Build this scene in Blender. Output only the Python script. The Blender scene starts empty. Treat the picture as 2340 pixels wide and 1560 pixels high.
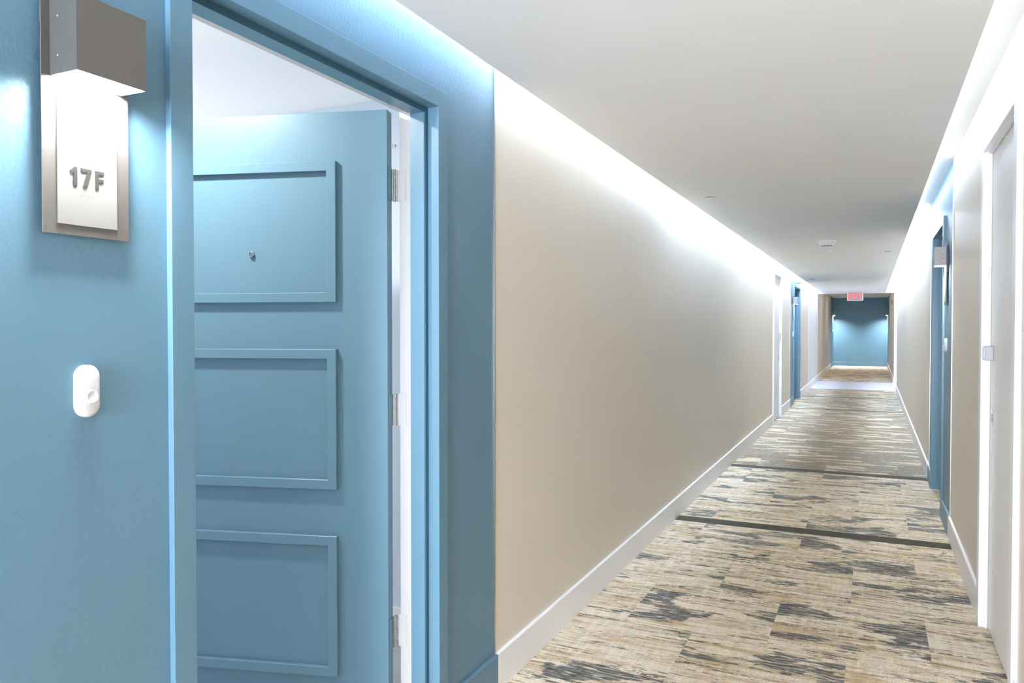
import bpy, bmesh, math, random
from mathutils import Vector, Matrix
random.seed(17)
scene = bpy.context.scene
COL = scene.collection

# ------------------------------------------------------------------ camera
FPX = 1740.0
yaw = math.atan(824.0 / FPX)
pitch = math.atan(32.0 / FPX)
cam_d = bpy.data.cameras.new('camera')
cam_d.sensor_fit = 'HORIZONTAL'
cam_d.sensor_width = 36.0
cam_d.lens = 36.0 * FPX / 2340.0
cam_d.clip_start = 0.02
cam_d.clip_end = 200
cam = bpy.data.objects.new('camera', cam_d)
COL.objects.link(cam)
cam.location = (0, 0, 1.355)
cam.rotation_euler = (math.pi / 2 - pitch, 0, yaw)
scene.camera = cam

# ------------------------------------------------------------------ world, exposure
world = bpy.data.worlds.new('world')
scene.world = world
world.use_nodes = True
world.node_tree.nodes['Background'].inputs['Color'].default_value = (0.55, 0.65, 0.8, 1)
world.node_tree.nodes['Background'].inputs['Strength'].default_value = 0.3
scene.view_settings.view_transform = 'Standard'
scene.view_settings.look = 'None'
scene.view_settings.gamma = 1.0
scene.view_settings.exposure = 0.66
scene.view_settings.use_curve_mapping = False
scene.cycles.max_bounces = 9
scene.cycles.diffuse_bounces = 7
scene.cycles.use_adaptive_sampling = True
scene.cycles.adaptive_threshold = 0.03
scene.cycles.caustics_reflective = False
scene.cycles.caustics_refractive = False
scene.cycles.sample_clamp_indirect = 6.0

LED_COL = (0.77, 0.96, 1.23)
LED_NEAR = (0.82, 0.96, 1.14)
COVE = 175.0        # radiance of the LED tape in the ceiling slots
SCONCE = 340.0      # radiance of the sconce lenses
FOYER_W = 21.0      # watts of the foyer down-light
FOYER_DAY = 46.0   # watts of daylight at the far end of the foyer
LOBBY_W = 24.0
VEST_FILL_W = 7.0  # watts of each added vestibule fill light
WINDOW_FILL_W = 285.0    # watts of fill light from the added window behind the camera


def lamp(name, kind, loc, rot, energy, color=(1, 1, 1), size=0.1, size_y=None):
    d = bpy.data.lights.new(name, kind)
    d.energy = energy
    d.color = color
    if kind == 'AREA':
        d.shape = 'RECTANGLE' if size_y else 'DISK'
        d.size = size
        if size_y:
            d.size_y = size_y
    else:
        d.shadow_soft_size = size
    o = bpy.data.objects.new(name, d)
    COL.objects.link(o)
    o.location = loc
    o.rotation_euler = rot
    return o


# ------------------------------------------------------------------ dimensions (metres)
XL, XR = -1.258, 0.459          # wall faces of the corridor
XV = 0.470                      # right wall of the far vestibule
ZC = 2.218                      # dropped ceiling
ZT = 2.43                       # top of the light slots
CL, CR = -1.145, 0.284          # edges of the dropped ceiling
YB = -4.2                       # end behind the camera
YLOB0, YLOB1 = 17.80, 20.60     # lift lobby opening on the right
YEND = 29.28
WT = 0.127                      # wall thickness
BBH, BBT = 0.145, 0.014         # baseboard

# ------------------------------------------------------------------ materials
def new_mat(name):
    m = bpy.data.materials.new(name)
    m.use_nodes = True
    nt = m.node_tree
    return m, nt, nt.nodes['Principled BSDF']


def N(nt, typ, **kw):
    n = nt.nodes.new(typ)
    for k, v in kw.items():
        setattr(n, k, v)
    return n


def mapping(nt, scale=(1, 1, 1), coord='Object'):
    tc = N(nt, 'ShaderNodeTexCoord')
    mp = N(nt, 'ShaderNodeMapping')
    mp.inputs['Scale'].default_value = scale
    nt.links.new(tc.outputs[coord], mp.inputs['Vector'])
    return mp.outputs['Vector']


def noise(nt, vec, scale, detail=2.0, rough=0.5, dist=0.0):
    n = N(nt, 'ShaderNodeTexNoise')
    n.inputs['Scale'].default_value = scale
    n.inputs['Detail'].default_value = detail
    n.inputs['Roughness'].default_value = rough
    n.inputs['Distortion'].default_value = dist
    nt.links.new(vec, n.inputs['Vector'])
    return n.outputs['Fac']


def ramp(nt, fac, stops):
    r = N(nt, 'ShaderNodeValToRGB')
    e = r.color_ramp.elements
    e[0].position, e[0].color = stops[0][0], stops[0][1]
    e[1].position, e[1].color = stops[-1][0], stops[-1][1]
    for p, c in stops[1:-1]:
        x = e.new(p)
        x.color = c
    nt.links.new(fac, r.inputs['Fac'])
    return r.outputs['Color']


def g(v):
    return (v, v, v, 1)


def mix(nt, fac, a, b, mode='MIX'):
    m = N(nt, 'ShaderNodeMix', data_type='RGBA', blend_type=mode)
    for sock, val in ((m.inputs['Factor'], fac), (m.inputs['A'], a), (m.inputs['B'], b)):
        if hasattr(val, 'links') or hasattr(val, 'is_linked'):
            nt.links.new(val, sock)
        else:
            sock.default_value = val
    return m.outputs['Result']


def math_n(nt, op, a, b=None, clamp=False):
    m = N(nt, 'ShaderNodeMath', operation=op, use_clamp=clamp)
    for i, val in enumerate((a, b)):
        if val is None:
            continue
        if hasattr(val, 'is_linked'):
            nt.links.new(val, m.inputs[i])
        else:
            m.inputs[i].default_value = val
    return m.outputs[0]


def bump(nt, bsdf, height, strength, distance):
    b = N(nt, 'ShaderNodeBump')
    b.inputs['Strength'].default_value = strength
    b.inputs['Distance'].default_value = distance
    nt.links.new(height, b.inputs['Height'])
    nt.links.new(b.outputs['Normal'], bsdf.inputs['Normal'])


def paint(name, col, rough=0.5, var=0.03, peel=0.0, peel_scale=70, spec=0.5, metal=0.0):
    """Painted surface with faint colour mottling and optional roller texture."""
    m, nt, b = new_mat(name)
    v = mapping(nt)
    n = noise(nt, v, 3.0, 3.0)
    lo = tuple(c * (1 - var) for c in col) + (1,)
    hi = tuple(min(1, c * (1 + var)) for c in col) + (1,)
    nt.links.new(ramp(nt, n, [(0.3, lo), (0.7, hi)]), b.inputs['Base Color'])
    b.inputs['Roughness'].default_value = rough
    b.inputs['Specular IOR Level'].default_value = spec
    b.inputs['Metallic'].default_value = metal
    if peel:
        p = noise(nt, v, peel_scale, 3.0, 0.55)
        bump(nt, b, p, peel, 0.002)
    return m


def emitter(name, col, strength):
    m, nt, b = new_mat(name)
    b.inputs['Base Color'].default_value = (*col, 1)
    b.inputs['Emission Color'].default_value = (*col, 1)
    b.inputs['Emission Strength'].default_value = strength
    return m


M = {}
BLUE = (0.104, 0.208, 0.285)
M['blue_wall'] = paint('blue_wall_paint', BLUE, 0.42, 0.02, peel=0.35, peel_scale=85)
M['blue_trim'] = paint('blue_trim_enamel', BLUE, 0.34, 0.02)
M['blue_door'] = paint('blue_door_enamel', BLUE, 0.36, 0.02, peel=0.06, peel_scale=240)
M['stop_strip'] = paint('dark_blue_strip', (0.02, 0.075, 0.12), 0.6, 0.02)
M['white_trim'] = paint('white_trim_enamel', (0.85, 0.85, 0.86), 0.33, 0.01)
M['rabbet'] = paint('white_frame_primer', (0.60, 0.59, 0.585), 0.45, 0.01)
M['white_door'] = paint('white_door_enamel', (0.78, 0.78, 0.79), 0.36, 0.01, peel=0.04, peel_scale=200)
M['ceiling'] = paint('ceiling_flat_white', (0.86, 0.87, 0.885), 0.85, 0.01, peel=0.03, peel_scale=150)
M['cove'] = paint('cove_flat_white', (0.84, 0.82, 0.78), 0.8, 0.01)
M['lobby'] = paint('lobby_white', (0.66, 0.65, 0.635), 0.6, 0.01)
M['foyer_wall'] = paint('foyer_pale_blue', (0.58, 0.67, 0.77), 0.6, 0.01)
M['steel'] = paint('brushed_nickel', (0.36, 0.35, 0.33), 0.38, 0.05, metal=1.0)
M['satin_steel'] = paint('satin_nickel', (0.55, 0.53, 0.50), 0.28, 0.04, metal=1.0)
M['hinge'] = paint('hinge_nickel', (0.30, 0.285, 0.265), 0.42, 0.1, metal=0.6)
M['bronze'] = paint('pewter_sheet', (0.19, 0.18, 0.165), 0.45, 0.04, metal=0.7)
M['plate'] = paint('pewter_plate', (0.135, 0.128, 0.120), 0.42, 0.04, metal=0.4)
M['sign'] = paint('frosted_white_panel', (0.21, 0.207, 0.198), 0.4, 0.01)
M['numeral'] = paint('grey_numeral', (0.035, 0.034, 0.031), 0.5, 0.02)
M['plastic'] = paint('white_plastic', (0.74, 0.74, 0.74), 0.3, 0.005)
M['bell'] = paint('doorbell_white_plastic', (0.58, 0.58, 0.58), 0.3, 0.005)
M['grey_plastic'] = paint('grey_plastic', (0.42, 0.42, 0.43), 0.4, 0.02)
M['dark'] = paint('dark_plastic', (0.03, 0.03, 0.032), 0.4, 0.02)
M['liner'] = paint('white_liner', (0.85, 0.85, 0.83), 0.4, 0.005)
M['lens_end'] = emitter('sconce_lens_light_bright', (0.98, 0.98, 1.0), SCONCE * 6.0)
M['lens'] = emitter('sconce_lens_light', (0.98, 0.98, 1.0), SCONCE)
# dimming zones from behind the camera to the lobby, left and right slot
LED_LEVEL = {-1: (0.16, 0.08, 0.065, 0.40, 0.74, 0.80, 0.78, 0.70), 1: (0.12, 0.025, 0.021, 0.030, 0.50, 0.75, 0.78, 0.70)}
for sd_ in (-1, 1):
    for k, lv in enumerate(LED_LEVEL[sd_]):
        M['led%d_%d' % (sd_, k)] = emitter('cove_led_light_zone', LED_NEAR if lv < 0.2 else LED_COL, COVE * lv)
M['exit_red'] = emitter('exit_letter_light', (1.0, 0.10, 0.08), 0.75)
M['exit_face'] = paint('exit_face', (0.40, 0.30, 0.30), 0.4, 0.02)
M['glass'] = paint('peephole_lens', (0.10, 0.17, 0.22), 0.08, 0.02)


def beige_vinyl(name, col):
    m, nt, b = new_mat(name)
    v = mapping(nt, (1, 1, 1))
    n = noise(nt, v, 1.1, 2.0)
    base = ramp(nt, n, [(0.25, tuple(c * 0.975 for c in col) + (1,)), (0.75, tuple(min(1, c * 1.02) for c in col) + (1,))])
    v2 = mapping(nt, (260, 260, 4))
    st = noise(nt, v2, 1.0, 2.0)
    stc = ramp(nt, st, [(0.3, g(0.965)), (0.7, g(1.0))])
    nt.links.new(mix(nt, 1.0, base, stc, 'MULTIPLY'), b.inputs['Base Color'])
    b.inputs['Roughness'].default_value = 0.42
    b.inputs['Specular IOR Level'].default_value = 0.5
    bump(nt, b, st, 0.06, 0.001)
    return m


M['beige'] = beige_vinyl('beige_wallcovering', (0.700, 0.632, 0.538))


def carpet(name, kind):
    """Printed carpet tile: streaky abrash running across the corridor; every tile takes its own piece of the print."""
    m, nt, b = new_mat(name)
    tc = N(nt, 'ShaderNodeTexCoord')
    oi = N(nt, 'ShaderNodeObjectInfo')
    off = math_n(nt, 'MULTIPLY', oi.outputs['Random'], 97.0)
    cmb = N(nt, 'ShaderNodeCombineXYZ')
    nt.links.new(off, cmb.inputs[2])
    nt.links.new(math_n(nt, 'MULTIPLY', oi.outputs['Random'], 31.0), cmb.inputs[0])
    add = N(nt, 'ShaderNodeVectorMath', operation='ADD')
    nt.links.new(tc.outputs['Object'], add.inputs[0])
    nt.links.new(cmb.outputs[0], add.inputs[1])

    def mv(s):
        mp = N(nt, 'ShaderNodeMapping')
        mp.inputs['Scale'].default_value = s
        nt.links.new(add.outputs[0], mp.inputs['Vector'])
        return mp.outputs['Vector']
    fib = noise(nt, mv((1, 1, 1)), 260.0, 3.0, 0.75)
    weave = noise(nt, mv((48, 5, 1)), 1.0, 3.0, 0.65)
    fine = noise(nt, mv((11, 170, 1)), 1.0, 3.0, 0.65)
    streak = noise(nt, mv((3.2, 46, 1)), 1.0, 4.0, 0.62, 0.6)
    tanm = noise(nt, mv((3.0, 20, 1)), 1.0, 5.0, 0.68, 0.5)
    if kind == 'near':
        cream = (0.80, 0.695, 0.55, 1)
        tan = (0.56, 0.41, 0.235, 1)
        grey = (0.20, 0.20, 0.198, 1)
        dark = (0.05, 0.049, 0.046, 1)
        col = mix(nt, ramp(nt, tanm, [(0.46, g(0)), (0.62, g(0.95))]), cream, tan)
        # thin broken thread lines
        th = noise(nt, mv((3.0, 52, 1)), 1.0, 4.0, 0.62, 0.9)
        thr = ramp(nt, th, [(0.545, g(0)), (0.59, g(1))])
        brk = ramp(nt, noise(nt, mv((24, 40, 1)), 1.0, 3.0, 0.65), [(0.42, g(0)), (0.52, g(1))])
        thr = mix(nt, 1.0, thr, brk, 'MULTIPLY')
        col = mix(nt, mix(nt, 1.0, thr, g(0.88), 'MULTIPLY'), col, (0.105, 0.095, 0.082, 1))
        # grey pools, ragged along the thread, with pale grain lines inside
        pool = noise(nt, mv((2.0, 4.6, 1)), 1.0, 2.0, 0.5, 0.8)
        rag = noise(nt, mv((13, 42, 1)), 1.0, 4.0, 0.68)
        pl = math_n(nt, 'ADD', pool, math_n(nt, 'MULTIPLY', math_n(nt, 'SUBTRACT', rag, 0.5), 0.30))
        pm = ramp(nt, pl, [(0.553, g(0)), (0.58, g(1))])
        mot = noise(nt, mv((14, 95, 1)), 1.0, 4.0, 0.7)
        gcol = mix(nt, ramp(nt, mot, [(0.42, g(0)), (0.62, g(1))]), grey, dark)
        wv = N(nt, 'ShaderNodeTexWave', wave_type='BANDS', bands_direction='Y')
        wv.inputs['Scale'].default_value = 8.0
        wv.inputs['Distortion'].default_value = 13.0
        wv.inputs['Detail'].default_value = 3.0
        wv.inputs['Detail Scale'].default_value = 0.8
        nt.links.new(mv((0.5, 1.3, 1)), wv.inputs['Vector'])
        lines = ramp(nt, wv.outputs['Fac'], [(0.86, g(0)), (0.95, g(0.7))])
        lmask = ramp(nt, noise(nt, mv((2.5, 4, 1)), 1.0, 1.0), [(0.42, g(0)), (0.55, g(1))])
        gcol = mix(nt, mix(nt, 1.0, lines, lmask, 'MULTIPLY'), gcol, cream)
        brk2 = ramp(nt, noise(nt, mv((12, 60, 1)), 1.0, 3.0, 0.6), [(0.34, g(0.1)), (0.46, g(0.95))])
        col = mix(nt, mix(nt, 1.0, pm, brk2, 'MULTIPLY'), col, gcol)
    else:
        cream = (0.64, 0.53, 0.39, 1)
        brown = (0.36, 0.285, 0.21, 1)
        grey = (0.37, 0.34, 0.29, 1)
        dark = (0.125, 0.098, 0.074, 1)
        base = mix(nt, ramp(nt, noise(nt, mv((1.3, 4, 1)), 1.0, 2.0), [(0.42, g(0)), (0.6, g(1))]), brown, grey)
        chev = noise(nt, mv((26, 90, 1)), 1.0, 2.0, 0.6, 1.2)
        col = mix(nt, ramp(nt, chev, [(0.42, g(0)), (0.62, g(0.85))]), base, dark)
        blob = noise(nt, mv((2.0, 8.0, 1)), 1.0, 1.0, 0.5, 0.4)
        col = mix(nt, ramp(nt, blob, [(0.54, g(0)), (0.60, g(0.95))]), col, cream)
        col = mix(nt, ramp(nt, streak, [(0.60, g(0)), (0.66, g(0.6))]), col, (0.42, 0.34, 0.24, 1))
    col = mix(nt, 1.0, col, ramp(nt, weave, [(0.3, g(0.86)), (0.7, g(1.07))]), 'MULTIPLY')
    col = mix(nt, 1.0, col, ramp(nt, fib, [(0.28, g(0.50)), (0.72, g(1.36))]), 'MULTIPLY')
    nt.links.new(col, b.inputs['Base Color'])
    b.inputs['Roughness'].default_value = 0.95
    b.inputs['Specular IOR Level'].default_value = 0.1
    bump(nt, b, fib, 0.5, 0.003)
    return m


M['carpet_near'] = carpet('carpet_print_cream', 'near')
M['carpet_far'] = carpet('carpet_print_brown', 'far')


def plain_carpet(name, col):
    m, nt, b = new_mat(name)
    f = noise(nt, mapping(nt), 300.0, 2.0, 0.7)
    nt.links.new(ramp(nt, f, [(0.3, tuple(c * 0.35 for c in col) + (1,)), (0.7, tuple(c * 1.7 for c in col) + (1,))]), b.inputs['Base Color'])
    b.inputs['Roughness'].default_value = 0.95
    b.inputs['Specular IOR Level'].default_value = 0.1
    bump(nt, b, f, 0.5, 0.003)
    return m


M['carpet_dark'] = plain_carpet('carpet_dark_olive', (0.075, 0.068, 0.052))
M['grey_floor'] = paint('lobby_grey_tile', (0.56, 0.56, 0.62), 0.35, 0.06)
M['screed'] = paint('floor_screed', (0.08, 0.07, 0.06), 0.9, 0.1)
M['foyer_floor'] = paint('foyer_pale_plank', (0.45, 0.47, 0.50), 0.35, 0.1)


# ------------------------------------------------------------------ mesh helpers
def obj(name, verts, faces, mat, parent=None, smooth=False):
    me = bpy.data.meshes.new(name)
    me.from_pydata([tuple(v) for v in verts], [], faces)
    bm = bmesh.new()
    bm.from_mesh(me)
    bmesh.ops.recalc_face_normals(bm, faces=bm.faces)
    bm.to_mesh(me)
    bm.free()
    if mat:
        me.materials.append(M[mat])
    if smooth:
        for p in me.polygons:
            p.use_smooth = True
    o = bpy.data.objects.new(name, me)
    COL.objects.link(o)
    o.parent = parent
    return o


def bm_obj(name, bm, mat, parent=None, smooth=False):
    bmesh.ops.recalc_face_normals(bm, faces=bm.faces)
    me = bpy.data.meshes.new(name)
    bm.to_mesh(me)
    bm.free()
    me.materials.append(M[mat])
    if smooth:
        for p in me.polygons:
            p.use_smooth = True
    o = bpy.data.objects.new(name, me)
    COL.objects.link(o)
    o.parent = parent
    return o


def empty(name, loc=(0, 0, 0), rz=0.0, parent=None):
    o = bpy.data.objects.new(name, None)
    o.empty_display_size = 0.05
    COL.objects.link(o)
    o.location = loc
    o.rotation_euler = (0, 0, rz)
    o.parent = parent
    return o


def tag(o, label, cat, group=None, kind=None):
    if label:
        o['label'] = label
    if cat:
        o['category'] = cat
    if group:
        o['group'] = group
    if kind:
        o['kind'] = kind
    return o


def box(name, x0, x1, y0, y1, z0, z1, mat, parent=None, bev=0.0, seg=2):
    bm = bmesh.new()
    bmesh.ops.create_cube(bm, size=1.0)
    bmesh.ops.scale(bm, vec=(x1 - x0, y1 - y0, z1 - z0), verts=bm.verts)
    bmesh.ops.translate(bm, vec=((x0 + x1) / 2, (y0 + y1) / 2, (z0 + z1) / 2), verts=bm.verts)
    if bev:
        bmesh.ops.bevel(bm, geom=bm.edges[:], offset=bev, segments=seg, affect='EDGES', profile=0.5)
    return bm_obj(name, bm, mat, parent)


def prism(name, pts, axis, a0, a1, mat, parent=None, bev=0.0, smooth=False):
    """Extrude a polygon: pts are the two coordinates other than `axis`, in xyz order."""
    def P(p, a):
        c = list(p)
        c.insert('xyz'.index(axis), a)
        return c
    n = len(pts)
    v = [P(p, a0) for p in pts] + [P(p, a1) for p in pts]
    f = [list(range(n)), list(range(n, 2 * n))] + [[i, (i + 1) % n, n + (i + 1) % n, n + i] for i in range(n)]
    o = obj(name, v, f, mat, parent)
    return o


def lathe(name, prof, mat, parent=None, seg=32, axis='z', center=(0, 0, 0), smooth=True):
    """prof: (radius, height) pairs, revolved about axis."""
    v, f = [], []
    for r, hgt in prof:
        for k in range(seg):
            a = 2 * math.pi * k / seg
            p = (r * math.cos(a), r * math.sin(a), hgt)
            if axis == 'x':
                p = (p[2], p[0], p[1])
            elif axis == 'y':
                p = (p[0], p[2], p[1])
            v.append((p[0] + center[0], p[1] + center[1], p[2] + center[2]))
    m = len(prof)
    for i in range(m - 1):
        for k in range(seg):
            k2 = (k + 1) % seg
            f.append([i * seg + k, i * seg + k2, (i + 1) * seg + k2, (i + 1) * seg + k])
    f.append([k for k in range(seg)])
    f.append([(m - 1) * seg + k for k in range(seg)])
    o = obj(name, v, f, mat, parent)
    if smooth:
        me = o.data
        for p in me.polygons:
            p.use_smooth = len(p.vertices) == 4
        try:
            me.set_sharp_from_angle(angle=math.radians(35))
        except Exception:
            pass
    return o


def sweep_frame(name, prof, y0, y1, top, mat, parent, sgn=1.0, x0=0.0, z0=0.0):
    """Mitred door-frame sweep. prof: (u outwards from opening edge, x into the corridor from wall face x0)."""
    v, f = [], []
    for u, x in prof:
        X = x0 + sgn * x
        v += [(X, y0 - u, z0), (X, y0 - u, top + u), (X, y1 + u, top + u), (X, y1 + u, z0)]
    n = len(prof)
    for i in range(n):
        j = (i + 1) % n
        for k in range(3):
            f.append([4 * i + k, 4 * i + k + 1, 4 * j + k + 1, 4 * j + k])
    f.append([4 * i for i in range(n)])
    f.append([4 * i + 3 for i in range(n)])
    return obj(name, v, f, mat, parent)


def rect_ring(name, s0, s1, z0, z1, prof, mat, parent, mtx=None):
    """Closed mitred rectangular moulding in the (s, z) plane; prof: (inset from outer edge, depth)."""
    v, f = [], []
    for u, d in prof:
        v += [(s0 + u, d, z0 + u), (s1 - u, d, z0 + u), (s1 - u, d, z1 - u), (s0 + u, d, z1 - u)]
    n = len(prof)
    for i in range(n):
        j = (i + 1) % n
        for k in range(4):
            f.append([4 * i + k, 4 * i + (k + 1) % 4, 4 * j + (k + 1) % 4, 4 * j + k])
    o = obj(name, v, f, mat, parent)
    return o


# ------------------------------------------------------------------ floor
floor = empty('floor')
tag(floor, 'corridor floor of printed carpet tiles in cream, tan and grey', None, kind='structure')
box('subfloor', XL - WT, XV + WT, YB, YEND + 0.1, -0.06, -0.0005, 'screed', floor)

TILE_MESH = {}


def tile(x0, x1, y0, y1, mat):
    """Carpet tile with slightly eased upper edges; local origin in its centre."""
    w, d = round(x1 - x0, 3), round(y1 - y0, 3)
    key = (w, d, mat)
    if key not in TILE_MESH:
        a, c, e, t = w / 2 - 0.0001, d / 2 - 0.0001, 0.0006, 0.006
        v = [(-a, -c, 0), (a, -c, 0), (a, c, 0), (-a, c, 0),
             (-a, -c, t - e), (a, -c, t - e), (a, c, t - e), (-a, c, t - e),
             (-a + e, -c + e, t), (a - e, -c + e, t), (a - e, c - e, t), (-a + e, c - e, t)]
        f = [[8, 9, 10, 11]]
        for k in range(4):
            k2 = (k + 1) % 4
            f += [[k, k2, 4 + k2, 4 + k], [4 + k, 4 + k2, 8 + k2, 8 + k]]
        me = bpy.data.meshes.new('carpet_tile')
        me.from_pydata(v, [], f)
        me.materials.append(M[mat])
        TILE_MESH[key] = me
    o = bpy.data.objects.new('carpet_tile' if mat != 'carpet_dark' else 'carpet_strip', TILE_MESH[key])
    COL.objects.link(o)
    o.parent = floor
    o.location = ((x0 + x1) / 2, (y0 + y1) / 2, 0)
    return o


FX0, FX1 = XL - 0.10, XR + 0.10


def rows(ya, yb, n, parity, mat):
    dy = (yb - ya) / n
    for i in range(n):
        start = -1.335 if (i + parity) % 2 else -1.022   # seams .312 m apart from row to row
        xs = [FX0]
        x = start
        while x < FX1 - 0.05:
            if x > FX0 + 0.05:
                xs.append(x)
            x += 0.624
        xs.append(FX1)
        for a, c in zip(xs, xs[1:]):
            tile(a, c, ya + i * dy, ya + (i + 1) * dy, mat)


rows(-0.55, 5.30, 9, 0, 'carpet_near')
tile(FX0, FX1, 5.30, 5.445, 'carpet_dark')
rows(5.445, 7.59, 3, 0, 'carpet_near')
tile(FX0, FX1, 7.59, 7.735, 'carpet_dark')
rows(7.735, 13.48, 9, 0, 'carpet_far')
tile(FX0, FX1, 13.48, 13.60, 'carpet_dark')
rows(13.60, 15.92, 4, 1, 'carpet_far')
tile(FX0, FX1, 15.92, 16.04, 'carpet_dark')
rows(16.04, 17.98, 3, 0, 'carpet_far')
tile(FX0, FX1, 17.98, 18.07, 'carpet_dark')
# grey lobby floor crossing the corridor: large tiles
gx = [XL - 0.02, -0.40, 0.459, 1.3, 2.2, 3.1]
for a, c in zip(gx, gx[1:]):
    for y0, y1 in ((18.07, 18.97), (18.97, 19.87), (19.87, 20.74)):
        box('floor_tile', a + 0.001, c - 0.001, y0 + 0.001, y1 - 0.001, 0, 0.006, 'grey_floor', floor)
box('lobby_subfloor', 0.55, 3.2, 17.7, 20.8, -0.06, -0.0005, 'screed', floor)
tile(FX0, FX1, 20.74, 20.82, 'carpet_dark')
rows(20.82, YEND, 13, 0, 'carpet_near')

# ------------------------------------------------------------------ ceiling
ceil = empty('ceiling')
tag(ceil, 'flat white dropped ceiling with light slots along both walls', None, kind='structure')
box('dropped_panel', CL, CR, YB, YLOB1 - 0.01, ZC, ZT + 0.02, 'ceiling', ceil)
box('slot_ceiling', XL - WT, XR + WT, YB, YLOB1 + 0.1, ZT, ZT + 0.05, 'cove', ceil)
box('header_beam', XL, XV, YLOB1, YLOB1 + 0.15, 2.20, ZT + 0.02, 'ceiling', ceil)
box('vestibule_ceiling', XL - WT, XV + WT, YLOB1 + 0.1, YEND + 0.1, 2.39, 2.45, 'ceiling', ceil)
# LED tape hung at the top of each slot beside the dropped panel
led = tag(empty('led_tape', (CL, 0, ZC)), 'warm LED tape hidden in the ceiling slot along the left wall', 'light strip', 'slot LED tapes')
led2 = tag(empty('led_tape', (CR, 0, ZC)), 'warm LED tape hidden in the ceiling slot along the right wall', 'light strip', 'slot LED tapes')
ys = [YB + 0.1, -1, 2, 5, 8, 11, 14, 17, YLOB1 - 0.1]
for k, (a, c) in enumerate(zip(ys, ys[1:])):
    for s, par in ((-1, led), (1, led2)):
        xa, xb = sorted((s * 0.016, s * 0.046))
        box('tape', xa, xb, a, c - 0.01, 0.178, 0.200, 'led%d_%d' % (s, k), par)


# ------------------------------------------------------------------ walls
def wall_run(parent, side, y0, y1, mat, hole=None, ztop=ZT + 0.01, x=None):
    """Wall section from y0 to y1; hole = (ya, yb, top) leaves a door opening."""
    xf = x if x is not None else (XL if side < 0 else XR)
    xa, xb = (xf - WT, xf) if side < 0 else (xf, xf + WT)
    if not hole:
        return box('wall_section', xa, xb, y0, y1, -0.01, ztop, mat, parent)
    ya, yb, t = hole
    pts = [(y0, -0.01), (ya, -0.01), (ya, t), (yb, t), (yb, -0.01), (y1, -0.01), (y1, ztop), (y0, ztop)]
    return prism('wall_section', pts, 'x', xa, xb, mat, parent)


wl = tag(empty('wall_left'), 'left corridor wall in beige wallcovering with blue painted door bays', None, kind='structure')
wr = tag(empty('wall_right'), 'right corridor wall in beige wallcovering with a blue door bay', None, kind='structure')
D1 = (1.123, 2.087, 2.053)      # open blue door
D2 = (11.225, 12.135, 2.105)    # white closet door, left
D4 = (14.285, 15.41, 2.075)     # blue door, far left
D3 = (3.165, 3.99, 2.135)       # white closet door, right
D5 = (6.235, 7.235, 2.09)       # blue door, right


def hole(d, m=0.02):
    return (d[0] - m, d[1] + m, d[2] + m)


wall_run(wl, -1, YB, -0.35, 'beige')
wall_run(wl, -1, -0.35, 2.498, 'blue_wall', hole(D1))
wall_run(wl, -1, 2.498, 13.60, 'beige', hole(D2))
wall_run(wl, -1, 13.60, 15.61, 'blue_wall', hole(D4))
wall_run(wl, -1, 15.61, 17.64, 'beige')
wall_run(wl, -1, 17.64, YLOB1, 'lobby')  # lobby light on this stretch of wall is put into the paler colour
wall_run(wl, -1, YLOB1, 27.2, 'beige')
wall_run(wl, -1, 27.2, YEND, 'blue_wall')
wall_run(wr, 1, YB, 5.585, 'beige', hole(D3))
wall_run(wr, 1, 5.585, 7.577, 'blue_wall', hole(D5))
wall_run(wr, 1, 7.577, YLOB0, 'beige')
wall_run(wr, 1, YLOB1 + 0.12, 27.2, 'beige', x=XV)
wall_run(wr, 1, 27.2, YEND, 'blue_wall', x=XV)
# slim metal beads where blue paint meets wallcovering, and cream trims by the lobby
for w, xa, s, y, m in ((wl, XL, 1, 2.498, 'satin_steel'), (wl, XL, 1, 13.60, 'satin_steel'), (wl, XL, 1, 15.61, 'satin_steel'),
                       (wl, XL, 1, 17.64, 'white_trim'), (wl, XL, 1, YLOB1 - 0.04, 'white_trim'),
                       (wr, XR, -1, 5.585, 'satin_steel'), (wr, XR, -1, 7.577, 'satin_steel')):
    wd = 0.006 if m == 'satin_steel' else 0.03
    box('edge_bead', min(xa, xa + s * 0.004), max(xa, xa + s * 0.004), y, y + wd, BBH + 0.001, ZT - 0.001, m, w)

we = tag(empty('wall_end'), 'blue end wall closing the far end of the corridor', None, kind='structure')
box('wall_section', XL - WT, XV + WT, YEND, YEND + 0.12, -0.01, 2.45, 'blue_wall', we)
wb = tag(empty('wall_back'), 'beige wall closing the corridor behind the camera', None, kind='structure')
prism('wall_section', [(XL - WT, -0.01), (XL - WT, ZT + 0.01), (XR + WT, ZT + 0.01), (XR + WT, -0.01)], 'y', YB - 0.12, YB, 'beige', wb)
wn = tag(empty('fill_window_1'), 'added tall window behind the camera, unseen, holding a fill light', None, kind='structure')
for a, c, z0, z1 in ((-1.10, -1.04, 0.30, 2.12), (0.24, 0.30, 0.30, 2.12), (-1.04, 0.24, 0.30, 0.36), (-1.04, 0.24, 2.06, 2.12), (-0.42, -0.38, 0.36, 2.06)):
    box('fill_window_frame', a, c, YB, YB + 0.05, z0, z1, 'white_trim', wn)
lamp('window_fill', 'AREA', (-0.40, YB + 0.02, 1.21), (math.pi / 2, 0, 0), WINDOW_FILL_W, (0.84, 0.95, 1.13), 1.28, 1.70)  # added fill light for the near corridor, out of view
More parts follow.
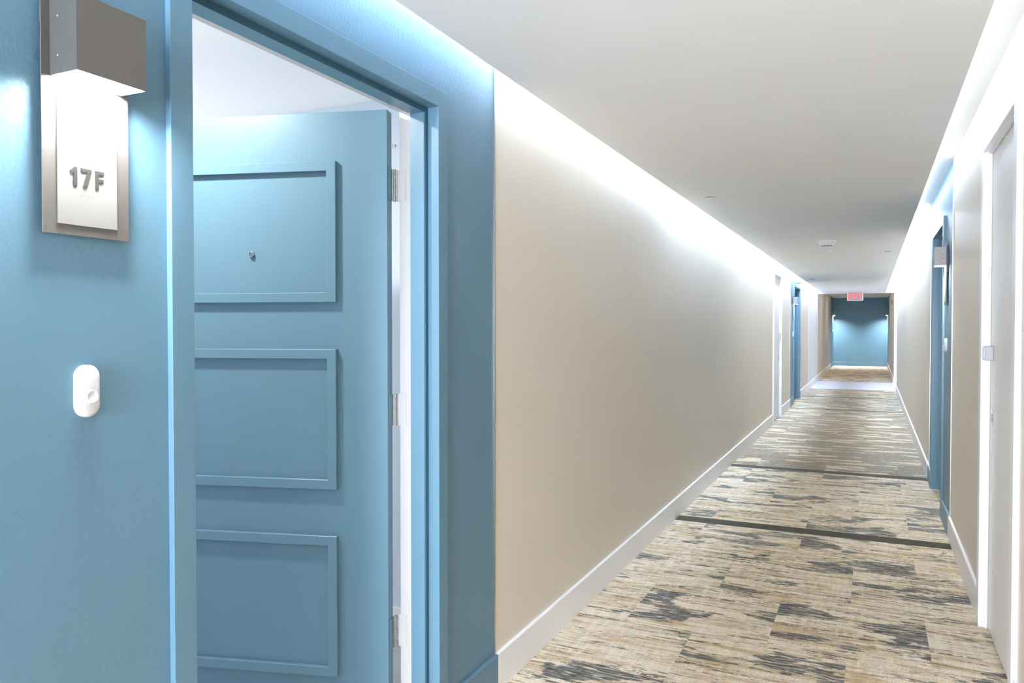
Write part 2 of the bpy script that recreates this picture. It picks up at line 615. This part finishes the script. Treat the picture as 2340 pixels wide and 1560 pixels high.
# lift lobby to the right of the corridor
wlob = tag(empty('wall_lobby'), 'white walls of the side lobby beyond the right corridor wall', None, kind='structure')
box('wall_section', XR + WT, 3.2, YLOB0 - 0.127, YLOB0, -0.01, ZT + 0.01, 'lobby', wlob)
box('wall_section', XV, 3.2, YLOB1, YLOB1 + 0.12, -0.01, ZT + 0.01, 'lobby', wlob)
box('wall_section', 3.08, 3.2, YLOB0, YLOB1, -0.01, ZT + 0.01, 'lobby', wlob)
box('lobby_ceiling', XR + WT, 3.2, YLOB0 - 0.1, YLOB1 + 0.1, ZT, ZT + 0.05, 'lobby', ceil)
pf = tag(empty('ceiling_light', (1.7, 19.2, ZT)), 'square white ceiling light in the side lobby', 'light')
box('rim', -0.32, 0.32, -0.32, 0.32, -0.03, 0.0, 'white_trim', pf)
for yv in (22.2, 25.0):  # downlights added to brighten the vestibule, hidden behind the header beam
    vd = tag(empty('downlight', (-0.39, yv, 2.39)), 'added round fill downlight, unseen, in the vestibule ceiling, %s the header beam' % ('just behind' if yv < 23 else 'farther from'), 'light', 'added vestibule fill lights')
    lathe('rim', [(0.075, 0.0), (0.073, -0.006), (0.055, -0.008), (0.052, -0.002)], 'white_trim', vd, 32)
    lamp('vestibule_fill', 'AREA', (-0.39, yv, 2.39 - 0.010), (0, 0, 0), VEST_FILL_W, (1, 0.99, 0.97), 0.1)
lamp('lobby_lamp', 'AREA', (1.7, 19.2, ZT - 0.034), (0, 0, 0), LOBBY_W, (1, 0.98, 0.97), 0.6, 0.6)


def baseboard(name, side, runs, x=None):
    p = tag(empty(name), None, None, kind='structure')
    for y0, y1, mat in runs:
        xf = x if x is not None else (XL if side < 0 else XR)
        s = 1 if side < 0 else -1
        t = BBT
        pts = [(xf - s * 0.002, 0.002), (xf + s * t, 0.002), (xf + s * t, BBH - 0.003), (xf + s * (t - 0.002), BBH), (xf - s * 0.002, BBH)]
        prism('board', pts, 'y', y0, y1, mat, p)
    return p


bl = baseboard('baseboard_left', -1, [(YB, -0.35, 'white_trim'), (-0.35, D1[0] - 0.056, 'blue_trim'), (D1[1] + 0.056, 2.507, 'blue_trim'),
               (2.507, 11.13, 'white_trim'), (12.22, 13.60, 'white_trim'), (13.60, D4[0] - 0.056, 'blue_trim'), (D4[1] + 0.056, 15.61, 'blue_trim'),
               (15.61, 27.2, 'white_trim'), (27.2, YEND, 'blue_trim')])
bl['label'] = 'baseboard along the left wall, white beside beige and blue beside blue'
br = baseboard('baseboard_right', 1, [(YB, 3.094, 'white_trim'), (4.061, 5.60, 'white_trim'), (5.60, D5[0] - 0.056, 'blue_trim'),
               (D5[1] + 0.056, 7.60, 'blue_trim'), (7.60, YLOB0, 'white_trim')])
br['label'] = 'baseboard along the right wall, white beside beige and blue beside blue'
bv = baseboard('baseboard_vestibule', 1, [(YLOB1 - 0.014, 27.2, 'white_trim'), (27.2, YEND, 'blue_trim')], x=XV)
bv['label'] = 'white baseboard on the right of the vestibule at the far end'
be = tag(empty('baseboard_end'), 'blue baseboard under the blue end wall', None, kind='structure')
prism('board', [(YEND + 0.002, 0.002), (YEND - BBT, 0.002), (YEND - BBT, BBH - 0.003), (YEND - BBT + 0.002, BBH), (YEND + 0.002, BBH)], 'x', XL + BBT, XV - BBT, 'blue_trim', be)
blob = tag(empty('baseboard_lobby'), 'white baseboard on the side lobby wall', None, kind='structure')
prism('board', [(YLOB1 + 0.002, 0.006), (YLOB1 - BBT, 0.006), (YLOB1 - BBT, BBH), (YLOB1 + 0.002, BBH)], 'x', XV, 3.08, 'white_trim', blob)

# ------------------------------------------------------------------ door mouldings shared by every blue leaf
LEAF_W, LEAF_T, LEAF_Z0, LEAF_Z1 = 0.940, 0.045, 0.012, 2.046
PANELS = ((0.225, 0.682), (0.833, 1.285), (1.436, 1.887))
MOULD = [(0.0, -0.001), (0.0, 0.0128), (0.0012, 0.014), (0.0300, 0.014), (0.0312, 0.0128), (0.0312, -0.001)]


def blue_leaf(parent, w=LEAF_W, z1=LEAF_Z1, inset=0.165):
    """Leaf in local coords: s along +x from the hinge side, face at y = 0 looking to +y, back at y = -T."""
    lf = box('leaf', 0, w, -LEAF_T, 0, LEAF_Z0, z1, 'blue_door', parent, bev=0.0012, seg=1)
    for a, c in PANELS:
        rect_ring('panel_moulding', inset, w - inset, a, c, MOULD, 'blue_door', lf)
    return lf


# ------------------------------------------------------------------ door 1: open, with frame, hinges, peephole
d1 = tag(empty('door_1'), 'open blue apartment door with three moulded panels and a peephole', 'door', kind='structure')
fr_prof = [(0.055, -0.004), (0.055, 0.012), (0.054, 0.013), (0.001, 0.013), (0.0, 0.012), (0.0, -0.032),
           (-0.016, -0.032), (-0.016, -0.083), (0.0, -0.083), (0.018, -0.083), (0.018, -0.004)]
fr = sweep_frame('frame', fr_prof, *D1[:2], D1[2], 'blue_trim', d1, 1, XL)
sweep_frame('stop_strip', [(0.0, -0.026), (-0.013, -0.028), (-0.0155, -0.0325), (0.0, -0.0325)], *D1[:2], D1[2], 'stop_strip', fr, 1, XL)  # dark blue strip along the corridor side of the stop
sweep_frame('white_rabbet', [(0.0, -0.0835), (-0.0005, -0.134), (0.05, -0.134), (0.05, -0.128), (0.017, -0.128), (0.017, -0.0835)], *D1[:2], D1[2], 'rabbet', fr, 1, XL)
OPEN = math.radians(74)
dirv = Vector((-math.sin(OPEN), -math.cos(OPEN), 0))
nrm = Vector((math.cos(OPEN), -math.sin(OPEN), 0))
PIV = Vector((-1.398, 2.073, 0))
# local +x -> dirv, local +y -> nrm (mirrored frame is avoided: x cross y = +z?)
leaf_holder = Matrix(((dirv.x, nrm.x, 0, 0), (dirv.y, nrm.y, 0, 0), (0, 0, 1, 0), (0, 0, 0, 1)))


def place_local(o, mtx):
    o.data.transform(mtx)
    if mtx.determinant() < 0:
        o.data.flip_normals()
    o.data.update()
    for ch in o.children:
        place_local(ch, mtx)


base1 = PIV + dirv * 0.012 + nrm * (LEAF_T + 0.004)
lm = Matrix.Translation(base1) @ leaf_holder
leaf1 = blue_leaf(d1, inset=0.168)
place_local(leaf1, lm)
# peephole (local face coordinates)
pc = (0.472 - 0.010, 0.0, 1.594)
pp = lathe('peephole', [(0.0098, -0.001), (0.0098, 0.004), (0.0085, 0.0075), (0.0075, 0.0085), (0.0062, 0.0085), (0.0055, 0.0060)], 'satin_steel', leaf1, 28, 'y', pc)
pl = lathe('lens', [(0.0056, 0.004), (0.005, 0.0062), (0.0035, 0.0073), (0.0012, 0.0078)], 'glass', pp, 24, 'y', pc)
for o in (pp, pl):
    o.data.transform(lm)
    if lm.determinant() < 0:
        o.data.flip_normals()
leaf1.parent = d1
for zc in (0.362, 1.088, 1.814):
    # five-knuckle butt hinge: barrel on the pivot, one leaf on the door edge, one on the rabbet
    hg = lathe('hinge', [(0.0046, zc - 0.052), (0.0046, zc + 0.052)], 'hinge', d1, 18, 'z', (PIV.x - 0.004, PIV.y, 0))
    hg['label'] = 'nickel butt hinge'
    bm = bmesh.new()
    for k in range(5):
        za = zc - 0.051 + k * 0.0206
        r = 0.0058 if k % 2 == 0 else 0.0054
        ret = bmesh.ops.create_cone(bm, cap_ends=True, segments=18, radius1=r, radius2=r, depth=0.0190)
        bmesh.ops.translate(bm, vec=(PIV.x - 0.004, PIV.y, za + 0.0095), verts=ret['verts'])
    kn = bm_obj('knuckle', bm, 'hinge', hg, True)
    try:
        kn.data.set_sharp_from_angle(angle=math.radians(40))
    except Exception:
        pass
    kn['kind'] = 'stuff'
    # leaf on the jamb
    box('hinge_plate', PIV.x - 0.003, PIV.x + 0.030, PIV.y + 0.0115, PIV.y + 0.0135, zc - 0.051, zc + 0.051, 'rabbet', hg)
    # leaf on the door edge, painted blue like the door
    e = PIV + dirv * 0.0112
    a = e + nrm * 0.004
    c = e + nrm * 0.040
    t = -dirv * 0.0016
    vs = [(a.x, a.y, zc - 0.051), (c.x, c.y, zc - 0.051), (c.x, c.y, zc + 0.051), (a.x, a.y, zc + 0.051)]
    vs += [(x + t.x, y + t.y, z) for x, y, z in vs]
    obj('door_plate', vs, [[0, 1, 2, 3], [4, 5, 6, 7], [0, 1, 5, 4], [1, 2, 6, 5], [2, 3, 7, 6], [3, 0, 4, 7]], 'blue_door', hg)
# door-closer bracket peeping out above the top hinge on the jamb
bk = box('bracket', -1.412, -1.404, 2.074, 2.086, 1.935, 1.950, 'white_trim', d1)
lathe('screw', [(0.0028, 0.0), (0.0028, 0.002), (0.0018, 0.003)], 'steel', bk, 12, 'x', (-1.404, 2.080, 1.944))

# ------------------------------------------------------------------ foyer behind the open door
FY0, FY1, FX = -0.2, 2.76, -4.6
FZ = 2.345
wf = tag(empty('wall_foyer'), 'white walls of the apartment foyer behind the open door', None, kind='structure')
box('wall_section', FX, XL - WT, FY1, FY1 + 0.1, -0.01, 2.5, 'foyer_wall', wf)
box('wall_section', FX, XL - WT, FY0 - 0.1, FY0, -0.01, 2.5, 'foyer_wall', wf)
box('wall_section', FX - 0.1, FX, FY0 - 0.1, FY1 + 0.1, -0.01, 2.5, 'foyer_wall', wf)
cf = tag(empty('ceiling_foyer'), 'white ceiling of the apartment foyer seen over the open door', None, kind='structure')
box('ceiling_panel', FX, XL - WT, FY0, FY1, FZ, FZ + 0.05, 'ceiling', cf)
ff = tag(empty('floor_foyer'), 'pale plank floor of the apartment foyer', None, kind='structure')
y = FY0
while y < FY1 - 0.01:
    y2 = min(y + 0.19, FY1)
    box('plank', FX, XL - 0.02, y + 0.001, y2 - 0.001, -0.03, 0.002, 'foyer_floor', ff)
    y = y2
bf = tag(empty('baseboard_foyer'), 'white baseboard at the back of the apartment foyer', None, kind='structure')
box('board', FX, XL - WT, FY1 - 0.014, FY1, 0.003, 0.14, 'white_trim', bf)
fl = tag(empty('downlight', (-1.97, 1.445, FZ)), 'round white downlight in the foyer ceiling', 'light')
lathe('rim', [(0.075, 0.0), (0.073, -0.006), (0.055, -0.008), (0.052, -0.002)], 'white_trim', fl, 32)
lamp('foyer_lamp', 'AREA', (-1.97, 1.445, FZ - 0.010), (0, 0, 0), FOYER_W, (1, 0.91, 0.83), 0.09)
lamp('foyer_daylight', 'AREA', (FX + 0.05, 1.3, 1.35), (0, -math.pi / 2, 0), FOYER_DAY, (1.0, 0.93, 0.84), 1.5, 1.9)


# ------------------------------------------------------------------ closed doors
def closed_blue_door(name, label, side, d):
    p = tag(empty(name), label, 'door', kind='structure')
    xf, s = (XL, 1) if side < 0 else (XR, -1)
    f = sweep_frame('frame', fr_prof, d[0], d[1], d[2], 'blue_trim', p, s, xf)
    w = d[1] - d[0] - 0.006
    lf = blue_leaf(p, w, d[2] - 0.005, 0.19)
    if side < 0:
        m = Matrix(((0, 1, 0, xf - 0.086), (-1, 0, 0, d[1] - 0.003), (0, 0, 1, 0), (0, 0, 0, 1)))
    else:
        m = Matrix(((0, -1, 0, xf + 0.086), (1, 0, 0, d[0] + 0.003), (0, 0, 1, 0), (0, 0, 0, 1)))
    place_local(lf, m)
    xh = xf - s * 0.085
    lathe('handle_rose', [(0.026, 0.0), (0.026, 0.006 * s), (0.012, 0.008 * s), (0.011, 0.045 * s), (0.004, 0.047 * s)], 'satin_steel', lf, 24, 'x',
          (xh, d[0] + 0.08 if side < 0 else d[0] + 0.08, 0.98))
    yh = d[0] + 0.08
    xa, xb = sorted((xh + s * 0.034, xh + s * 0.048))
    box('lever', xa, xb, yh - 0.01, yh + 0.115, 0.972, 0.988, 'satin_steel', lf, bev=0.004)
    return p


closed_blue_door('door_4', 'closed blue door in the far blue bay of the left wall', -1, D4)
closed_blue_door('door_5', 'closed blue door in the recessed bay of the right wall', 1, D5)


def white_door(name, label, side, d, near, far, hinges):
    """Flush closet door with a flat white casing; near / far = casing widths."""
    p = tag(empty(name), label, 'door', kind='structure')
    xf, s = (XL, 1) if side < 0 else (XR, -1)
    cas = [(0.071, -0.004), (0.071, 0.017), (0.069, 0.019), (0.002, 0.019), (0.0, 0.017), (0.0, -0.055), (0.016, -0.055), (0.016, -0.004)]
    f = sweep_frame('casing', cas, d[0], d[1], d[2], 'white_trim', p, s, xf)
    sweep_frame('stop', [(0.002, -0.004), (-0.010, -0.004), (-0.010, -0.016), (0.002, -0.016)], d[0], d[1], d[2], 'white_trim', f, s, xf)
    xa, xb = sorted((xf - s * 0.018, xf - s * 0.053))
    lf = box('leaf', xa, xb, d[0] + 0.003, d[1] - 0.003, 0.012, d[2] - 0.003, 'white_door', p, bev=0.0015, seg=1)
    xl = xf - s * 0.018
    for z in hinges:
        hb = lathe('hinge', [(0.007, z - 0.05), (0.007, z + 0.05)], 'white_trim', lf, 14, 'z', (xl + s * 0.008, d[0] + 0.012, 0))
        lathe('pin', [(0.004, z - 0.056), (0.005, z - 0.05), (0.005, z - 0.048)], 'satin_steel', hb, 12, 'z', (xl + s * 0.008, d[0] + 0.012, 0))
    return p, lf, xl, s


d3, leaf3, xl3, s3 = white_door('door_3', 'tall white closet door at the right edge with a small white latch', 1, D3, 0, 0, (0.25, 1.877))
# latch: rounded block with an oval white face and an oval button, and a flush pull below
def stadium(cy, cz, w, hgt, n=10):
    r = w / 2
    pts = []
    for k in range(n + 1):
        a = math.pi * k / n
        pts.append((cy + r * math.cos(a), cz + hgt / 2 - r + r * math.sin(a)))
    for k in range(n + 1):
        a = math.pi + math.pi * k / n
        pts.append((cy + r * math.cos(a), cz - hgt / 2 + r + r * math.sin(a)))
    return pts


yk = 3.905
lt = box('latch', xl3 - 0.034, xl3, yk - 0.017, yk + 0.017, 1.211, 1.273, 'grey_plastic', leaf3, bev=0.003)
ltf = prism('oval_face', stadium(yk, 1.242, 0.032, 0.060), 'x', xl3 - 0.038, xl3 - 0.034, 'plastic', lt)
fp = box('flush_pull', xl3 - 0.002, xl3, yk - 0.021, yk + 0.021, 0.925, 0.992, 'satin_steel', leaf3, bev=0.0008, seg=1)
box('slot', xl3 - 0.0026, xl3 - 0.0018, yk - 0.008, yk + 0.008, 0.940, 0.978, 'dark', fp)
d2, leaf2, xl2, s2 = white_door('door_2', 'white closet door on the left wall before the far blue bay', -1, D2, 0, 0, (0.25, 1.05, 1.85))
yk2 = D2[1] - 0.06
box('latch', xl2, xl2 + 0.034, yk2 - 0.016, yk2 + 0.016, 1.17, 1.28, 'grey_plastic', leaf2, bev=0.003)
box('flush_pull', xl2, xl2 + 0.003, yk2 - 0.02, yk2 + 0.02, 0.86, 0.95, 'steel', leaf2, bev=0.0008, seg=1)


# ------------------------------------------------------------------ sconces with number plates
GLYPH = {   # polygons in a unit cell (width, height 1)
    '1': (0.42, [[(0.20, 0.0), (0.42, 0.0), (0.42, 1.0), (0.26, 1.0), (0.0, 0.76), (0.10, 0.62), (0.20, 0.70)]]),
    '7': (0.62, [[(0.10, 0.0), (0.34, 0.0), (0.62, 0.84), (0.62, 1.0), (0.0, 1.0), (0.0, 0.82), (0.36, 0.82)]]),
    'F': (0.54, [[(0.0, 0.0), (0.20, 0.0), (0.20, 0.40), (0.50, 0.40), (0.50, 0.58), (0.20, 0.58), (0.20, 0.82), (0.54, 0.82), (0.54, 1.0), (0.0, 1.0)]]),
    'E': (0.56, [[(0, 0), (0.56, 0), (0.56, 0.18), (0.20, 0.18), (0.20, 0.41), (0.5, 0.41), (0.5, 0.59), (0.20, 0.59), (0.20, 0.82), (0.56, 0.82), (0.56, 1), (0, 1)]]),
    'X': (0.66, [[(0, 0), (0.22, 0), (0.33, 0.30), (0.44, 0), (0.66, 0), (0.45, 0.5), (0.65, 1), (0.43, 1), (0.33, 0.71), (0.23, 1), (0.01, 1), (0.21, 0.5)]]),
    'I': (0.20, [[(0, 0), (0.20, 0), (0.20, 1), (0, 1)]]),
    'T': (0.58, [[(0.19, 0), (0.39, 0), (0.39, 0.82), (0.58, 0.82), (0.58, 1), (0, 1), (0, 0.82), (0.19, 0.82)]]),
}


def sconce(side, yc, zb, label, group, number=None, x=None, lens='lens'):
    """Plate z from zb to zb+.412; lamp box on its upper part; local frame: +a along the reading direction, out = away from wall."""
    xf = x if x is not None else (XL if side < 0 else XR)
    s = 1 if side < 0 else -1
    p = tag(empty('wall_sconce', (xf, yc, zb)), label, 'wall lamp', group)

    def bx(name, o0, o1, a0, a1, z0, z1, mat, par=p, bev=0.0, seg=2):
        xa, xb = sorted((s * o0, s * o1))
        return box(name, xa, xb, a0, a1, z0, z1, mat, par, bev, seg)
    # back plate with a window for the sign panel
    prof = [(0.0, 0.012), (0.0, 0.0145), (0.0255, 0.0145), (0.0255, 0.012)]
    bx('mount', 0.0, 0.0125, -0.05, 0.05, 0.22, 0.36, 'dark')
    pl = bx('back_plate', 0.012, 0.0140, -0.0815, 0.0815, 0.0, 0.412, 'plate', bev=0.0006, seg=1)
    sp = bx('sign_panel', 0.0138, 0.0158, -0.056, 0.056, 0.018, 0.285, 'sign', bev=0.0005, seg=1)
    # lamp box: open-bottomed shell
    B0, B1, HB, HT, DP = -0.066, 0.066, 0.263, 0.389, 0.082
    t = 0.002
    RC = 0.024     # depth of the lens above the open bottom

    def shell(name, o0, o1, a0, a1, z0, z1, w, mat, par):
        # five-sided open-bottomed box with wall thickness w
        def ring(o, ins, z):
            pp = ((o0 if o == 0 else o0 + ins, a0 + ins), (o1 - ins, a0 + ins), (o1 - ins, a1 - ins), (o0 if o == 0 else o0 + ins, a1 - ins))
            return [(s * q[0], q[1], z) for q in pp]
        v = ring(0, 0, z0) + ring(0, 0, z1) + ring(1, w, z0) + ring(1, w, z1 - w)
        f = [[4, 5, 6, 7], [12, 13, 14, 15]]
        for k in range(4):
            k2 = (k + 1) % 4
            f += [[k, k2, 4 + k2, 4 + k], [8 + k, 8 + k2, 12 + k2, 12 + k], [k, k2, 8 + k2, 8 + k]]
        return obj(name, v, f, mat, par)
    lb = shell('lamp_box', 0.0142, DP, B0, B1, HB, HT, t, 'bronze', p)
    shell('liner', 0.0142 + t, DP - t, B0 + t, B1 - t, HB + 0.001, HB + RC + 0.006, 0.0008, 'liner', lb)
    bx('lens', 0.018, DP - t - 0.002, B0 + t + 0.002, B1 - t - 0.002, HB + RC, HB + RC + 0.0031, lens, p)
    for dz in (0.030, 0.095):
        lathe('screw', [(0.0022, 0.0), (0.0022, -0.0008), (0.0012, -0.0014)], 'satin_steel', lb, 10, 'y', (s * 0.034, B0, HB + dz))
    if number:
        hgt = 0.032
        wsum = sum(GLYPH[c][0] for c in number) * hgt + 0.007 * (len(number) - 1)
        a = -0.0025 - wsum / 2
        for c in number:
            wd, polys = GLYPH[c]
            for poly in polys:
                prism('numeral', [(a + u * hgt, 0.086 + v * hgt) for u, v in poly], 'x', 0.0156, 0.0170, 'numeral', sp)
            a += wd * hgt + 0.007
        # braille under the number
        for k, dots in enumerate((((0, 1), (0, 0), (1, 0)), ((0, 1), (1, 1)), ((0, 1), (1, 1), (0, 0), (1, 0)), ((0, 1), (1, 1), (0, 0)))):
            for i, j in dots:
                lathe('braille_dot', [(0.0008, 0.0), (0.0007, 0.0005), (0.0003, 0.0007)], 'sign', sp, 8, 'x', (0.0157, -0.014 + k * 0.0072 + i * 0.0025, 0.070 + j * 0.0025))
    return p


GS = 'pewter wall sconces with number plates'
sconce(-1, 0.8915, 1.513, 'pewter box sconce over white number plate 17F beside the open blue door', GS, '17F')
sconce(1, 5.965, 1.510, 'box sconce with number plate beside the blue door on the right wall', GS)
sconce(-1, 14.08, 1.495, 'box sconce with number plate beside the far blue door of the left wall', GS)
sconce(-1, 28.65, 1.50, 'small dark sconce at the left of the blue end wall', GS, lens='lens_end')
sconce(1, 28.65, 1.50, 'small dark sconce at the right of the blue end wall', GS, x=XV, lens='lens_end')


def doorbell(side, yc, zc, label, x=None):
    xf = x if x is not None else (XL if side < 0 else XR)
    s = 1 if side < 0 else -1
    p = tag(empty('doorbell', (xf, yc, zc)), label, 'doorbell', 'white doorbell buttons')
    # body: stadium outline, domed front made from shrinking slices
    v, f = [], []
    slices = ((0.0, 0.0), (0.0, 0.0105), (0.0018, 0.0135), (0.0055, 0.0165), (0.0085, 0.0175))
    n = 0
    for ins, out in slices:
        st = stadium(0, 0, 0.0425 - 2 * ins, 0.0925 - 2 * ins, 12)
        n = len(st)
        v += [(s * out, a, z) for a, z in st]
    for i in range(len(slices) - 1):
        for k in range(n):
            f.append([i * n + k, i * n + (k + 1) % n, (i + 1) * n + (k + 1) % n, (i + 1) * n + k])
    f.append(list(range(n)))
    f.append([(len(slices) - 1) * n + k for k in range(n)])
    b = obj('body', v, f, 'bell', p, True)
    try:
        b.data.set_sharp_from_angle(angle=math.radians(50))
    except Exception:
        pass
    lathe('button', [(0.0122, s * 0.0155), (0.0122, s * 0.0190), (0.0108, s * 0.0207), (0.0098, s * 0.0207), (0.0090, s * 0.0202)], 'bell', p, 28, 'x', (0, 0.001, -0.0095))
    return p


doorbell(-1, 0.8915, 1.243, 'white oval doorbell below the 17F plate')
doorbell(1, 5.965, 1.235, 'white doorbell below the sconce on the right wall')
doorbell(-1, 14.08, 1.235, 'white doorbell below the far left sconce')
doorbell(-1, 28.65, 1.23, 'tiny doorbell at the left of the blue end wall')
doorbell(1, 28.65, 1.23, 'tiny doorbell at the right of the blue end wall', x=XV)

# ------------------------------------------------------------------ ceiling fittings
def cover_plate(x, y, label, r=0.041):
    p = tag(empty('sprinkler_cover', (x, y, ZC)), label, 'sprinkler', 'concealed sprinkler covers')
    lathe('cup', [(r * 0.86, 0.0), (r * 0.86, -0.004)], 'dark', p, 32)
    lathe('plate', [(r, -0.004), (r, -0.0052), (r * 0.9, -0.0062)], 'ceiling', p, 40)
    return p


cover_plate(-0.985, 5.16, 'round sprinkler cover on the ceiling near the left wall, closest to viewer')
cover_plate(0.146, 9.69, 'round sprinkler cover on the ceiling near the right wall')
cover_plate(-0.985, 14.53, 'small sprinkler cover on the ceiling near the far left blue bay')
cover_plate(0.150, 19.2, 'tiny sprinkler cover on the ceiling to the right of the exit sign')

sd = tag(empty('smoke_detector', (-0.421, 8.25, ZC)), 'white smoke detector on the ceiling midway down the corridor', 'smoke detector')
lathe('base', [(0.088, 0.0), (0.088, -0.006), (0.085, -0.010)], 'plastic', sd, 40)
lathe('housing', [(0.082, -0.010), (0.070, -0.026), (0.055, -0.042), (0.048, -0.052), (0.040, -0.056)], 'plastic', sd, 40)
for k in range(10):
    a = 2 * math.pi * k / 10
    v = box('vent', -0.011, 0.011, -0.0015, 0.0015, -0.004, 0.004, 'dark', sd)
    v.location = (0.0505 * math.cos(a), 0.0505 * math.sin(a), -0.0485)
    v.rotation_euler = (0, 0, a + math.pi / 2)
sd2 = tag(empty('smoke_detector', (-1.05, 27.0, 2.39)), 'small white detector on the vestibule ceiling at far left', 'smoke detector')
lathe('housing', [(0.07, 0.0), (0.068, -0.02), (0.045, -0.045), (0.02, -0.05)], 'plastic', sd2, 28)

# exit sign hung under the ceiling in front of the header
ex = tag(empty('exit_sign', (-0.385, 20.05, ZC)), 'white exit sign with glowing red letters under the far ceiling', 'exit sign')
box('canopy', -0.06, 0.06, -0.03, 0.03, -0.012, 0.0, 'plastic', ex, bev=0.003)
hs = box('housing', -0.178, 0.178, -0.022, 0.022, -0.222, -0.012, 'plastic', ex, bev=0.006)
fc = box('face', -0.150, 0.150, -0.0245, -0.021, -0.206, -0.028, 'exit_face', ex)
hgt = 0.145
word = 'EXIT'
wscale = 0.80
ws = sum(GLYPH[c][0] for c in word) * hgt * wscale + 0.022 * 3
a = -ws / 2 - 0.008
for c in word:
    wd, polys = GLYPH[c]
    for poly in polys:
        prism('letter', [(a + u * hgt * wscale, -0.190 + v * hgt) for u, v in poly], 'y', -0.0265, -0.0242, 'exit_red', fc)
    a += wd * hgt * wscale + 0.022
prism('arrow', [(0.126, -0.118), (0.146, -0.100), (0.146, -0.136)], 'y', -0.0265, -0.0242, 'exit_red', fc)

# white fixture high in the far-left blue bay: drum body with a tilted round head on a bracket
fx = tag(empty('emergency_light', (XL, 14.45, 2.205)), 'small white drum-shaped fixture above the far left blue doorway', 'light fixture')
lathe('body', [(0.045, -0.06), (0.055, -0.05), (0.055, 0.05), (0.045, 0.06)], 'plastic', fx, 28, 'z', (0.06, 0.0, 0.0))
lathe('end_ring', [(0.04, -0.068), (0.046, -0.06), (0.04, -0.058)], 'grey_plastic', fx, 28, 'z', (0.06, 0.0, 0.0))
box('bracket', 0.0, 0.02, -0.04, 0.04, -0.04, 0.04, 'plastic', fx, bev=0.004)
hd = lathe('lamp_head', [(0.02, 0.0), (0.035, 0.02), (0.038, 0.05), (0.032, 0.055)], 'plastic', fx, 24, 'y', (0.06, 0.055, 0.0))

# dark plaque on the vestibule's right wall
pq = tag(box('wall_sensor', XV - 0.012, XV, 22.9, 23.05, 1.98, 2.10, 'dark', None, bev=0.003), 'small dark plaque high on the vestibule right wall', 'wall sensor')
